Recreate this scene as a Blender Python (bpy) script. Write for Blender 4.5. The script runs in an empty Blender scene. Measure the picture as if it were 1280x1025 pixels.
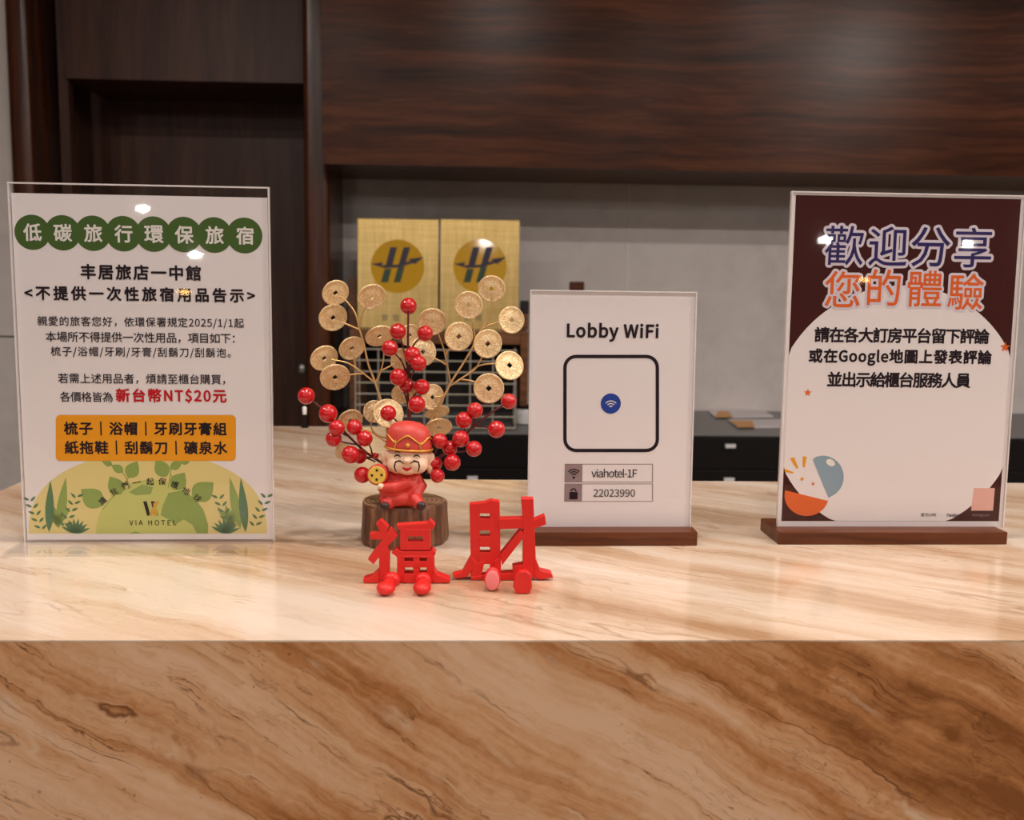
import bpy, math, random
from mathutils import Vector, Matrix
random.seed(7)
S = bpy.context.scene
COL = S.collection
R = math.radians

# ------------------------------------------------------------------ camera, world, exposure
TOP = 1.05                                   # height of the counter top
F, PITCH, YAW, ROLL, EYE = 1274.9, .1215, .0399, .0137, .227
CAM = Vector((0, 0, TOP + EYE))
_fw = Vector((math.sin(YAW) * math.cos(PITCH), math.cos(YAW) * math.cos(PITCH), -math.sin(PITCH)))
_rt = Vector((math.cos(YAW), -math.sin(YAW), 0))
_up = _rt.cross(_fw)
RT = _rt * math.cos(ROLL) + _up * math.sin(ROLL)
UP = -_rt * math.sin(ROLL) + _up * math.cos(ROLL)
cd = bpy.data.cameras.new('camera')
cam = bpy.data.objects.new('camera', cd); COL.objects.link(cam)
m3 = Matrix((RT, UP, -_fw)).transposed()
cam.matrix_world = Matrix.Translation(CAM) @ m3.to_4x4()
cd.sensor_width = 36; cd.lens = F * 36 / 1280; cd.clip_start = .01; cd.clip_end = 60
cd.dof.use_dof = True; cd.dof.focus_distance = .86; cd.dof.aperture_fstop = 11
S.camera = cam
w = bpy.data.worlds.new('world'); S.world = w; w.use_nodes = True
w.node_tree.nodes['Background'].inputs[0].default_value = (1, .9, .82, 1)
w.node_tree.nodes['Background'].inputs[1].default_value = .02
S.view_settings.view_transform = 'Standard'; S.view_settings.look = 'None'
S.view_settings.gamma = 1; S.view_settings.use_curve_mapping = False
S.view_settings.exposure = .08
try:
    S.cycles.use_denoising = True
    S.cycles.max_bounces = 10; S.cycles.transparent_max_bounces = 24
    S.cycles.caustics_reflective = False; S.cycles.caustics_refractive = False
    S.cycles.sample_clamp_indirect = 6
except Exception:
    pass
LIGHT_COLOR = (1.0, .89, .82)
CEIL = 2.7
# position, watts: lobby ceiling lamps; row over the counter added to brighten the wall
LAMPS = [((-.75, .05), 6.5), ((.15, .05), 6.5), ((1.05, .05), 5), ((2.25, .05), 44), ((-1.3, .8), 12), ((.1, .8), 8), ((1.5, .8), 7), ((3.5, .8), 26),
         ((-2.0, -2.2), 15), ((-.4, -2.2), 10), ((1.2, -2.2), 10),
         ((3.0, -3.3), 30), ((-1.2, -4.6), 20), ((1.4, -4.6), 20), ((-3.0, -3.3), 22), ((.15, -5.7), 18)]

def ray(x, y):
    d = _fw * F + RT * (x - 640) - UP * (y - 512.5)
    return d
def P(x, y, d):                              # the point of a photo pixel at world depth d
    r = ray(x, y); return CAM + r * (d / r.y)
def PZ(x, y, z):                             # ... on the horizontal plane z above the counter top
    r = ray(x, y); return CAM + r * ((TOP + z - CAM.z) / r.z)

# ------------------------------------------------------------------ materials
def mat(name, color, rough=.5, metal=0, coat=0, spec=.5, trans=0, emit=0, sss=0):
    m = bpy.data.materials.new(name); m.use_nodes = True
    b = m.node_tree.nodes['Principled BSDF']
    b.inputs['Base Color'].default_value = (*color, 1)
    b.inputs['Roughness'].default_value = rough
    b.inputs['Metallic'].default_value = metal
    b.inputs['Coat Weight'].default_value = coat
    b.inputs['Coat Roughness'].default_value = .05
    b.inputs['Specular IOR Level'].default_value = spec
    if emit:
        b.inputs['Emission Color'].default_value = (*color, 1); b.inputs['Emission Strength'].default_value = emit
    return m
class NT:
    def __init__(s, m): s.t = m.node_tree; s.b = s.t.nodes['Principled BSDF']
    def n(s, typ, **kw):
        x = s.t.nodes.new(typ)
        for k, v in kw.items():
            if k.startswith('_'): setattr(x, k[1:], v)
            else:
                key = k.replace('__', ' ')
                x.inputs[key].default_value = v
        return x
    def l(s, a, b): s.t.links.new(a, b)
    def math(s, op, a, b=None, clamp=False):
        x = s.t.nodes.new('ShaderNodeMath'); x.operation = op; x.use_clamp = clamp
        for i, v in enumerate((a, b)):
            if v is None: continue
            if isinstance(v, (int, float)): x.inputs[i].default_value = v
            else: s.l(v, x.inputs[i])
        return x.outputs[0]
    def ramp(s, fac, stops, interp='LINEAR'):
        x = s.t.nodes.new('ShaderNodeValToRGB'); e = x.color_ramp.elements; x.color_ramp.interpolation = interp
        while len(e) < len(stops): e.new(.5)
        for i, (p, c) in enumerate(stops): e[i].position = p; e[i].color = (*c, 1)
        s.l(fac, x.inputs[0]); return x.outputs[0]
    def mix(s, fac, a, b, blend='MIX'):
        x = s.t.nodes.new('ShaderNodeMix'); x.data_type = 'RGBA'; x.blend_type = blend
        for i, v in ((0, fac), (6, a), (7, b)):
            if isinstance(v, (int, float)): x.inputs[i].default_value = v
            elif isinstance(v, tuple): x.inputs[i].default_value = (*v, 1)
            else: s.l(v, x.inputs[i])
        return x.outputs[2]
    def noise(s, vec, scale, detail=4, rough=.55, dist=0):
        x = s.n('ShaderNodeTexNoise', Scale=scale, Detail=detail, Roughness=rough, Distortion=dist)
        s.l(vec, x.inputs['Vector']); return x.outputs['Fac']
    def bump(s, h, strength=.3, dist=.001):
        x = s.n('ShaderNodeBump', Strength=strength, Distance=dist); s.l(h, x.inputs['Height']); s.l(x.outputs[0], s.b.inputs['Normal'])
    def coords(s, rot=(0, 0, 0), scale=(1, 1, 1), loc=(0, 0, 0)):
        c = s.t.nodes.new('ShaderNodeTexCoord'); mp = s.t.nodes.new('ShaderNodeMapping')
        mp.inputs['Rotation'].default_value = rot; mp.inputs['Scale'].default_value = scale; mp.inputs['Location'].default_value = loc
        s.l(c.outputs['Object'], mp.inputs['Vector']); return mp.outputs[0]
def stretch(N, vec, sc):
    x = N.t.nodes.new('ShaderNodeVectorMath'); x.operation = 'MULTIPLY'; N.l(vec, x.inputs[0]); x.inputs[1].default_value = sc
    return x.outputs[0]
def stone(name, rot, ramp, vein_dark, vein_light, seed, dark_amt=.8, light_amt=.55, rough=.12, sc=1.0):
    m = mat(name, (.7, .5, .3), rough, spec=.5); N = NT(m)
    v = N.coords(rot=rot, loc=(seed, seed * .7, seed * .3), scale=(sc, sc, sc))
    def warp(v, scale, detail, amt):
        x = N.n('ShaderNodeTexNoise', Scale=scale, Detail=detail, Roughness=.6); N.l(v, x.inputs['Vector'])
        c = N.t.nodes.new('ShaderNodeVectorMath'); c.operation = 'SUBTRACT'; N.l(x.outputs['Color'], c.inputs[0]); c.inputs[1].default_value = (.5, .5, .5)
        y = N.t.nodes.new('ShaderNodeVectorMath'); y.operation = 'MULTIPLY_ADD'
        N.l(c.outputs[0], y.inputs[0]); y.inputs[1].default_value = amt; N.l(v, y.inputs[2]); return y.outputs[0]
    v = warp(v, 4.5, 4, (.06, .05, .05)); v = warp(v, 26, 3, (.012, .009, .009)); v = warp(v, 120, 2, (.002, .002, .002))
    big = N.noise(stretch(N, v, (1.0, 12, 12)), 1, 3, .5)
    mid = N.noise(stretch(N, v, (2.6, 40, 40)), 1, 5, .6)
    fine = N.noise(stretch(N, v, (12, 200, 200)), 1, 3, .6)
    grain = N.noise(v, 190, 3, .6)
    t = N.math('ADD', N.math('ADD', N.math('MULTIPLY', big, .54), N.math('MULTIPLY', mid, .32)), N.math('ADD', N.math('MULTIPLY', fine, .10), N.math('MULTIPLY', grain, .04)))
    col = N.ramp(t, ramp)
    def line(a, level, width):
        return N.math('SUBTRACT', 1, N.math('DIVIDE', N.math('ABSOLUTE', N.math('SUBTRACT', a, level)), width), True)
    gate = N.math('MULTIPLY', N.math('SUBTRACT', N.noise(stretch(N, v, (4, 9, 9)), 1, 3), .44, True), 5, True)
    gate2 = N.math('MULTIPLY', N.math('SUBTRACT', N.noise(stretch(N, v, (6, 12, 12)), 3, 3), .46, True), 5, True)
    for a, lv, wd, g, k in ((big, .465, .006, gate, 1), (big, .56, .005, gate2, .9), (mid, .42, .014, gate2, .9), (mid, .50, .008, gate, .45), (mid, .58, .008, gate2, .35), (fine, .36, .02, gate2, .3)):
        col = N.mix(N.math('MULTIPLY', N.math('MULTIPLY', line(a, lv, wd), g), dark_amt * k), col, vein_dark)
    lt = N.noise(stretch(N, v, (2.0, 19, 19)), 1, 3, .5)
    col = N.mix(N.math('MULTIPLY', N.math('MULTIPLY', line(lt, .56, .016), gate2), light_amt), col, vein_light)
    col = N.mix(N.math('MULTIPLY', N.math('MULTIPLY', line(big, .475, .006), gate2), light_amt), col, vein_light)
    pits = N.n('ShaderNodeTexVoronoi', Scale=75); N.l(v, pits.inputs['Vector'])
    col = N.mix(N.math('MULTIPLY', N.math('LESS_THAN', pits.outputs['Distance'], .085), N.math('MULTIPLY', gate, .45)), col, vein_dark)
    N.l(col, N.b.inputs['Base Color'])
    return m
M_top = stone('polished_beige_stone', (0, 0, R(33)),
              [(.35, (.44, .26, .14)), (.44, (.59, .405, .265)), (.50, (.68, .515, .375)), (.60, (.77, .64, .52))],
              (.30, .14, .06), (.92, .80, .68), 3.1, .6, .35, .14)
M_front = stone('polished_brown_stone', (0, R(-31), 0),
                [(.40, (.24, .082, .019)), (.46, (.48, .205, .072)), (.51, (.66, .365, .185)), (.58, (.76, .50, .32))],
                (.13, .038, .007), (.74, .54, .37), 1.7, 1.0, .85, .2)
def wood(name, c1, c2, c3, axis, rough=.35, coat=.2, sc=1.0, spec=.5):
    m = mat(name, c2, rough, coat=coat, spec=spec); N = NT(m)
    N.b.inputs['Coat Roughness'].default_value = .25
    s = [26 * sc] * 3; s[axis] = 1.6 * sc
    v = N.coords()
    wob = N.n('ShaderNodeTexNoise', Scale=1.6 * sc, Detail=3); N.l(v, wob.inputs['Vector'])
    wv = N.t.nodes.new('ShaderNodeVectorMath'); wv.operation = 'MULTIPLY_ADD'; N.l(wob.outputs['Color'], wv.inputs[0])
    wv.inputs[1].default_value = (.08 / sc,) * 3; N.l(v, wv.inputs[2])
    a = N.noise(stretch(N, wv.outputs[0], tuple(s)), 1, 6, .6)
    s2 = [190 * sc] * 3; s2[axis] = 5 * sc
    b = N.noise(stretch(N, wv.outputs[0], tuple(s2)), 1, 3, .6)
    t = N.math('ADD', N.math('MULTIPLY', a, .75), N.math('MULTIPLY', b, .25))
    N.l(N.ramp(t, [(.34, c1), (.5, c2), (.66, c3)]), N.b.inputs['Base Color'])
    N.bump(b, .08, .0005)
    return m
M_beam = wood('dark_veneer_across', (.022, .006, .002), (.08, .022, .007), (.16, .048, .015), 0, .26, .0, spec=.2)
M_door = wood('dark_veneer_upright', (.042, .015, .009), (.075, .028, .017), (.115, .047, .029), 2, .4, .0, spec=.35)
M_trim = wood('brown_trim_wood', (.035, .011, .005), (.075, .022, .009), (.13, .04, .014), 2, .26, .1, spec=.4)
M_base = wood('walnut_block', (.065, .017, .005), (.115, .032, .010), (.17, .055, .02), 0, .4, .0, 3, spec=.3)
M_shelf = wood('shelf_board_wood', (.10, .035, .012), (.2, .075, .025), (.3, .12, .045), 0, .4, .1, 2)
def wallstone():
    m = mat('grey_wall_stone', (.6, .56, .52), .25); N = NT(m)
    v = N.coords()
    a = N.noise(v, 2.2, 6, .6, .8); b = N.noise(v, 7, 5, .6, 1.5)
    t = N.math('ADD', N.math('MULTIPLY', a, .6), N.math('MULTIPLY', b, .4))
    N.l(N.ramp(t, [(.3, (.60, .555, .53)), (.5, (.72, .675, .65)), (.7, (.80, .76, .735))]), N.b.inputs['Base Color'])
    return m
M_wall = wallstone()
M_joint = mat('tile_joint', (.8, .77, .74), .6)
M_lobby = mat('lobby_wall_paint', (.10, .075, .058), .7)
M_ceil = mat('ceiling_paint', (.55, .5, .46), .8)
M_floor = mat('lobby_floor_stone', (.2, .16, .12), .3)
M_black = mat('black_laminate', (.006, .004, .004), .45, spec=.3)
M_grey = mat('grey_worktop', (.17, .166, .165), .4)
M_white = mat('white_plastic', (.8, .8, .8), .4)
M_chrome = mat('brushed_steel', (.6, .6, .6), .25, 1)
M_wire = mat('grey_wire', (.62, .56, .46), .4, .4)
M_dark = mat('dark_backing', (.014, .009, .007), .6)
M_paper = mat('white_paper', (.79, .745, .755), .6, spec=.08)
M_ink = mat('black_ink', (.022, .014, .02), .5, spec=.08)
M_green = mat('green_print', (.065, .125, .032), .5, spec=.08)
M_lettering = mat('pale_print', (.78, .76, .72), .5, spec=.08)
M_orange = mat('amber_print', (.80, .33, .018), .5, spec=.08)
M_red = mat('red_print', (.52, .012, .02), .5, spec=.08)
M_yell = mat('pale_yellow_print', (.70, .60, .25), .5, spec=.08)
M_leafg = mat('leaf_green_print', (.26, .36, .095), .5, spec=.08)
M_leafd = mat('deep_green_print', (.10, .20, .10), .5, spec=.08)
M_globe = mat('lime_print', (.52, .55, .17), .5, spec=.08)
M_gold_p = mat('gold_print', (.62, .36, .05), .5, spec=.08)
M_maroon = mat('maroon_print', (.055, .013, .012), .5, spec=.08)
M_navy = mat('navy_print', (.035, .026, .12), .5, spec=.08)
M_lav = mat('lavender_print', (.68, .62, .70), .5, spec=.08)
M_org2 = mat('orange_print', (.72, .13, .028), .5, spec=.08)
M_bluegrey = mat('blue_grey_print', (.26, .36, .44), .5, spec=.08)
M_mauve = mat('mauve_print', (.30, .22, .23), .5, spec=.08)
M_blue = mat('blue_print', (.025, .06, .33), .5, spec=.08)
M_pink = mat('pale_pink_print', (.74, .42, .36), .5, spec=.08)
M_berry = mat('red_lacquer', (.52, .006, .01), .28, coat=.5)
M_stem = mat('dark_red_stem', (.12, .012, .014), .5)
M_redpla = mat('bright_red_plastic', (.68, .016, .012), .45)
M_robe = mat('red_painted_resin', (.58, .035, .025), .45)
M_hat = mat('hat_red_resin', (.62, .06, .045), .45)
M_skin = mat('skin_painted_resin', (.88, .64, .44), .42)
M_shoe = mat('dark_shoe_paint', (.03, .012, .01), .35)
M_gpaint = mat('gold_paint', (.72, .36, .06), .35, .5)
M_ypaint = mat('yellow_paint', (.75, .50, .07), .4)
M_pinkin = mat('pink_sole_plastic', (.86, .22, .24), .45)
M_lampring = mat('lamp_ring', (.8, .8, .8), .4)
M_lamp = mat('lit_diffuser', (1, .93, .85), .5, emit=18)
M_wlamp = mat('lit_glint_lamp', (1, .95, .9), .5, emit=230)
M_alamp = mat('lit_amber_glint_lamp', (1, .55, .15), .5, emit=34)
def gold():
    m = mat('gold_foil', (.88, .62, .32), .36, .28); N = NT(m)
    v = N.coords(); a = N.noise(v, 6, 2, .5, 1.2)
    N.bump(a, .9, .0012)
    N.l(N.ramp(a, [(.4, (.88, .59, .27)), (.6, (1.0, .82, .50))]), N.b.inputs['Base Color'])
    return m
M_gold = gold()
M_goldstem = mat('gold_wire', (.80, .52, .22), .38, .7)
def brass():
    m = mat('brushed_brass', (.72, .52, .22), .3, .85); N = NT(m)
    v = N.coords()
    a = N.noise(stretch(N, v, (90, 90, 4)), 1, 4, .6); b = N.noise(stretch(N, v, (5, 5, 120)), 1, 3, .6)
    t = N.math('ADD', N.math('MULTIPLY', a, .6), N.math('MULTIPLY', b, .4))
    N.l(N.ramp(t, [(.3, (.56, .39, .12)), (.65, (.86, .64, .27))]), N.b.inputs['Base Color'])
    return m
M_brass = brass()
def bark():
    m = mat('stained_bark', (.16, .07, .03), .5, coat=.1); N = NT(m)
    v = N.coords(); a = N.noise(stretch(N, v, (230, 230, 22)), 1, 5, .6)
    N.l(N.ramp(a, [(.32, (.045, .016, .007)), (.5, (.14, .055, .024)), (.68, (.27, .125, .06))]), N.b.inputs['Base Color'])
    N.bump(a, .7, .002); return m
M_bark = bark()
def rings():
    m = mat('log_end_grain', (.3, .15, .07), .45); N = NT(m)
    v = N.coords()
    wv = N.n('ShaderNodeTexWave', Scale=75, Distortion=1.6, Detail=3); wv.wave_type = 'RINGS'; wv.rings_direction = 'Z'
    wv.inputs['Detail Scale'].default_value = 1.5
    N.l(v, wv.inputs['Vector'])
    N.l(N.ramp(wv.outputs['Fac'], [(.1, (.22, .11, .055)), (.7, (.42, .25, .145))]), N.b.inputs['Base Color']); return m
M_rings = rings()
def clear(name, tint, refl):
    m = bpy.data.materials.new(name); m.use_nodes = True; t = m.node_tree; t.nodes.clear()
    o = t.nodes.new('ShaderNodeOutputMaterial'); mx = t.nodes.new('ShaderNodeMixShader')
    tr = t.nodes.new('ShaderNodeBsdfTransparent'); tr.inputs[0].default_value = (*tint, 1)
    g = t.nodes.new('ShaderNodeBsdfGlossy'); g.inputs['Roughness'].default_value = .02; g.inputs['Color'].default_value = (1, 1, 1, 1)
    lw = t.nodes.new('ShaderNodeLayerWeight'); lw.inputs[0].default_value = .5
    pw = t.nodes.new('ShaderNodeMath'); pw.operation = 'POWER'; pw.inputs[1].default_value = 5
    ma = t.nodes.new('ShaderNodeMath'); ma.operation = 'MULTIPLY_ADD'; ma.inputs[1].default_value = .8; ma.inputs[2].default_value = refl
    t.links.new(lw.outputs['Facing'], pw.inputs[0]); t.links.new(pw.outputs[0], ma.inputs[0])
    t.links.new(ma.outputs[0], mx.inputs[0]); t.links.new(tr.outputs[0], mx.inputs[1]); t.links.new(g.outputs[0], mx.inputs[2])
    t.links.new(mx.outputs[0], o.inputs[0]); return m
M_acry = clear('clear_acrylic', (.985, .985, .985), .032)
def edgemat():
    m = bpy.data.materials.new('frosted_acrylic_edge'); m.use_nodes = True; t = m.node_tree
    b = t.nodes['Principled BSDF']; b.inputs['Base Color'].default_value = (.86, .82, .82, 1); b.inputs['Roughness'].default_value = .15
    b.inputs['Alpha'].default_value = .62; return m
M_edge = edgemat()

# ------------------------------------------------------------------ mesh helpers
class MB:
    def __init__(s): s.v = []; s.f = []
    def add(s, vs, fs):
        o = len(s.v); s.v += [Vector(a) for a in vs]; s.f += [tuple(i + o for i in f) for f in fs]; return s
    def box(s, c, d, rot=None):
        vs = [Vector((x * d[0] / 2, y * d[1] / 2, z * d[2] / 2)) for x in (-1, 1) for y in (-1, 1) for z in (-1, 1)]
        if rot is not None: vs = [rot @ q for q in vs]
        return s.add([Vector(c) + q for q in vs], [(0, 1, 3, 2), (4, 6, 7, 5), (0, 4, 5, 1), (2, 3, 7, 6), (0, 2, 6, 4), (1, 5, 7, 3)])
    def span(s, a, b):
        return s.box([(a[i] + b[i]) / 2 for i in range(3)], [abs(b[i] - a[i]) for i in range(3)])
    def prism(s, pts, off):                  # polygon + thickness vector
        n = len(pts); vs = list(pts) + [Vector(p) + off for p in pts]
        return s.add(vs, [tuple(range(n)), tuple(reversed(range(n, 2 * n)))] + [(i, i + n, (i + 1) % n + n, (i + 1) % n) for i in range(n)])
    def tube(s, pts, rads, n=8, cap=True):
        pts = [Vector(p) for p in pts]
        if not hasattr(rads, '__len__'): rads = [rads] * len(pts)
        vs = []; fs = []; prev = None
        for i, p in enumerate(pts):
            t = (pts[min(i + 1, len(pts) - 1)] - pts[max(i - 1, 0)]).normalized()
            a = prev if prev is not None else (Vector((0, 0, 1)) if abs(t.z) < .9 else Vector((1, 0, 0)))
            a = (a - t * a.dot(t)).normalized(); prev = a; b = t.cross(a)
            for k in range(n):
                q = 2 * math.pi * k / n; vs.append(p + (a * math.cos(q) + b * math.sin(q)) * rads[i])
        for i in range(len(pts) - 1):
            for k in range(n):
                fs.append((i * n + k, i * n + (k + 1) % n, (i + 1) * n + (k + 1) % n, (i + 1) * n + k))
        if cap: fs += [tuple(reversed(range(n))), tuple(range((len(pts) - 1) * n, len(pts) * n))]
        return s.add(vs, fs)
    def ball(s, c, r, n=20, m=12, rot=None):
        if not hasattr(r, '__len__'): r = (r, r, r)
        vs = []; fs = []
        for i in range(m + 1):
            th = math.pi * i / m
            for k in range(n):
                ph = 2 * math.pi * k / n
                q = Vector((r[0] * math.sin(th) * math.cos(ph), r[1] * math.sin(th) * math.sin(ph), r[2] * math.cos(th)))
                if rot is not None: q = rot @ q
                vs.append(Vector(c) + q)
        for i in range(m):
            for k in range(n):
                fs.append((i * n + k, (i + 1) * n + k, (i + 1) * n + (k + 1) % n, i * n + (k + 1) % n))
        return s.add(vs, fs)
    def lathe(s, c, prof, n=32, axis='Z'):
        vs = []; fs = []
        for r, z in prof:
            for k in range(n):
                q = 2 * math.pi * k / n
                p = Vector((r * math.cos(q), r * math.sin(q), z))
                if axis == 'Y': p = Vector((p.x, -p.z, p.y))
                vs.append(Vector(c) + p)
        for i in range(len(prof) - 1):
            for k in range(n):
                fs.append((i * n + k, i * n + (k + 1) % n, (i + 1) * n + (k + 1) % n, (i + 1) * n + k))
        fs += [tuple(reversed(range(n))), tuple(range((len(prof) - 1) * n, len(prof) * n))]
        return s.add(vs, fs)
ORG = {}
def meshof(name, mb, org, material, smooth=0, weld=False):
    me = bpy.data.meshes.new(name)
    me.from_pydata([tuple(q - org) for q in mb.v], [], mb.f); me.validate(); me.update()
    if weld or smooth:
        import bmesh
        b = bmesh.new(); b.from_mesh(me)
        if weld: bmesh.ops.remove_doubles(b, verts=b.verts, dist=1e-6)
        bmesh.ops.recalc_face_normals(b, faces=b.faces); b.to_mesh(me); b.free()
    if smooth:
        for p in me.polygons: p.use_smooth = True
        me.set_sharp_from_angle(angle=R(smooth))
    me.materials.append(material); return me
def obj(name, mb, material, parent=None, smooth=0, bevel=0, org=None):
    o0 = ORG[parent.name] if parent is not None else Vector(org if org is not None else (0, 0, 0))
    o = bpy.data.objects.new(name, meshof(name, mb, o0, material, smooth)); COL.objects.link(o)
    if parent is not None: o.parent = parent
    else: o.location = o0
    ORG[o.name] = o0
    if bevel:
        b = o.modifiers.new('bevel', 'BEVEL'); b.width = bevel; b.segments = 2; b.limit_method = 'ANGLE'; b.angle_limit = R(40)
    return o
def tag(o, label=None, cat=None, group=None, kind=None):
    for k, v in (('label', label), ('category', cat), ('group', group), ('kind', kind)):
        if v: o[k] = v
    return o
def thing(name, loc, label, cat, group=None):
    o = bpy.data.objects.new(name, None); COL.objects.link(o); o.location = loc; o.empty_display_size = .02
    ORG[o.name] = Vector(loc); return tag(o, label, cat, group)
def struct(name, mb, material, label=None, bevel=0):
    return tag(obj(name, mb, material, bevel=bevel), label, kind='structure')

# ------------------------------------------------------------------ printed lettering
try:
    import os
    FACE = bpy.data.fonts.load(os.path.join(bpy.utils.resource_path('LOCAL'), 'datafiles', 'fonts', 'Noto Sans CJK Regular.woff2'))
except Exception:
    FACE = None
def text_geo(body, size, spacing=1.0, offset=0.0):
    c = bpy.data.curves.new('lettering', 'FONT'); c.body = body; c.size = size; c.space_character = spacing; c.offset = offset
    c.resolution_u = 3
    if FACE is not None: c.font = FACE
    c.fill_mode = 'BOTH'
    o = bpy.data.objects.new('lettering', c); COL.objects.link(o)
    bpy.context.view_layer.update()
    me = bpy.data.meshes.new_from_object(o.evaluated_get(bpy.context.evaluated_depsgraph_get()))
    vs = [v.co.copy() for v in me.vertices]; fs = [tuple(p.vertices) for p in me.polygons]
    bpy.data.objects.remove(o); bpy.data.curves.remove(c); bpy.data.meshes.remove(me)
    return vs, fs
def bbox(vs): return min(v.x for v in vs), max(v.x for v in vs), min(v.y for v in vs), max(v.y for v in vs)
class Sheet:                                 # a flat printed sheet in the scene, with metric coordinates on it
    def __init__(s, base, yaw, lean):
        s.u = Vector((math.cos(yaw), math.sin(yaw), 0)); h = Vector((math.sin(yaw), -math.cos(yaw), 0))
        s.v = Vector((0, 0, 1)) * math.cos(lean) - h * math.sin(lean); s.n = s.u.cross(s.v); s.o = Vector(base)
    def at(s, u, v, k=0): return s.o + s.u * u + s.v * v + s.n * (.00011 * k)
    def uv(s, x, y):
        r = ray(x, y); q = CAM + r * ((s.o - CAM).dot(s.n) / r.dot(s.n)) - s.o
        return q.dot(s.u), q.dot(s.v)
    def px(s, x, y):
        a = s.uv(x - .5, y); b = s.uv(x + .5, y); return b[0] - a[0]
    def text(s, mb, body, x0, x1, yc, h, k=4, bold=.02, rot=0, fit=True, shift=None):
        xm = (x0 + x1) / 2; cu, cv = s.uv(xm, yc); wd = s.uv(x1, yc)[0] - s.uv(x0, yc)[0]
        sc = s.px(xm, yc); hh = h * sc
        v0, f0 = text_geo(body, 1.0, 1.0, 0); a, b, c, d = bbox(v0)
        size = hh / (d - c); nch = len(body); spc = 1.0
        if fit and nch > 1:
            for _ in range(1):
                v1, _f = text_geo(body, 1.0, spc, 0); a1, b1, _c, _d = bbox(v1)
                v2, _f = text_geo(body, 1.0, spc + .1, 0); a2, b2, _c, _d = bbox(v2)
                k1 = ((b2 - a2) - (b1 - a1)) / .1
                spc += (wd / size - (b1 - a1)) / k1
        vs, fs = text_geo(body, 1.0, spc, 0); a, b, c, d = bbox(vs); hv = bold; bold *= (d - c) / .93
        cx = (a + b) / 2; cy = (c + d) / 2; cr, sr = math.cos(rot), math.sin(rot)
        ng = 1 if bold <= 0 else 4 if hv < .01 else 8 if hv < .05 else 16             # a heavier weight is the same strokes laid side by side
        for g in range(ng):
            dx, dy = (bold * math.cos(2 * math.pi * g / ng), bold * math.sin(2 * math.pi * g / ng)) if bold > 0 else (0, 0)
            out = []
            for q in vs:
                x = (q.x - cx + dx) * size; y = (q.y - cy + dy) * size
                out.append(s.at(cu + x * cr - y * sr, cv + x * sr + y * cr, k + .04 * g))
            mb.add(out, fs)
    def poly(s, mb, pts, k=2): return mb.add([s.at(*s.uv(*p), k) for p in pts], [tuple(reversed(range(len(pts))))])
    def polyuv(s, mb, pts, k=2): return mb.add([s.at(p[0], p[1], k) for p in pts], [tuple(range(len(pts)))])
    def ell(s, mb, x, y, rx, ry=None, ang=0, k=2, n=40, a0=0, a1=360):
        sc = s.px(x, y); cu, cv = s.uv(x, y); ry = rx if ry is None else ry; pts = []
        ca, sa = math.cos(R(ang)), math.sin(R(ang))
        for i in range(n if a1 - a0 == 360 else n + 1):
            t = R(a0 + (a1 - a0) * i / n); p, q = rx * sc * math.cos(t), ry * sc * math.sin(t)
            pts.append((cu + p * ca - q * sa, cv + p * sa + q * ca))
        return s.polyuv(mb, pts, k)
    def leaf(s, mb, x, y, ln, wd, ang, k=3):  # pointed leaf, ang = direction of its tip
        sc = s.px(x, y); cu, cv = s.uv(x, y); pts = []
        ca, sa = math.cos(R(ang)), math.sin(R(ang)); n = 9
        for sg in (1, -1):
            for i in range(n):
                t = i / n if sg == 1 else 1 - i / n
                p = (t - .5) * ln * sc; q = sg * wd / 2 * sc * math.sin(math.pi * t ** .8)
                pts.append((cu + p * ca - q * sa, cv + p * sa + q * ca))
        return s.polyuv(mb, list(reversed(pts)), k)
    def ring(s, mb, x, y, r0, r1, a0, a1, k=3, n=16):
        sc = s.px(x, y); cu, cv = s.uv(x, y); pts = []
        for rr, rng in ((r1, range(n + 1)), (r0, range(n, -1, -1))):
            for i in rng:
                t = R(a0 + (a1 - a0) * i / n); pts.append((cu + rr * sc * math.cos(t), cv + rr * sc * math.sin(t)))
        vs = [s.at(p[0], p[1], k) for p in pts]; m = 2 * (n + 1)
        return mb.add(vs, [(i, i + 1, m - 2 - i, m - 1 - i) for i in range(n)])
    def rrect(s, mb, x0, y0, x1, y1, r, k=2, hole=None):
        def loop(x0, y0, x1, y1, r):
            pts = []
            for cx, cy, a in ((x1 - r, y0 + r, 0), (x0 + r, y0 + r, 90), (x0 + r, y1 - r, 180), (x1 - r, y1 - r, 270)):
                for i in range(7):
                    t = R(a + 15 * i); pts.append((cx + r * math.cos(t), cy - r * math.sin(t)))
            return pts
        A = loop(x0, y0, x1, y1, r)
        if hole is None: return mb.add([s.at(*s.uv(*p), k) for p in A], [tuple(range(len(A)))])
        Bp = loop(x0 + hole, y0 + hole, x1 - hole, y1 - hole, max(r - hole, .5)); n = len(A)
        return mb.add([s.at(*s.uv(*p), k) for p in A + Bp], [(i, (i + 1) % n, (i + 1) % n + n, i + n) for i in range(n)])
    def slab(s, u0, u1, v0, v1, n0, n1):
        b = MB()
        vs = [s.o + s.u * u + s.v * v + s.n * n for u in (u0, u1) for v in (v0, v1) for n in (n0, n1)]
        return b.add(vs, [(0, 1, 3, 2), (4, 6, 7, 5), (0, 4, 5, 1), (2, 3, 7, 6), (0, 2, 6, 4), (1, 5, 7, 3)])

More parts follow.
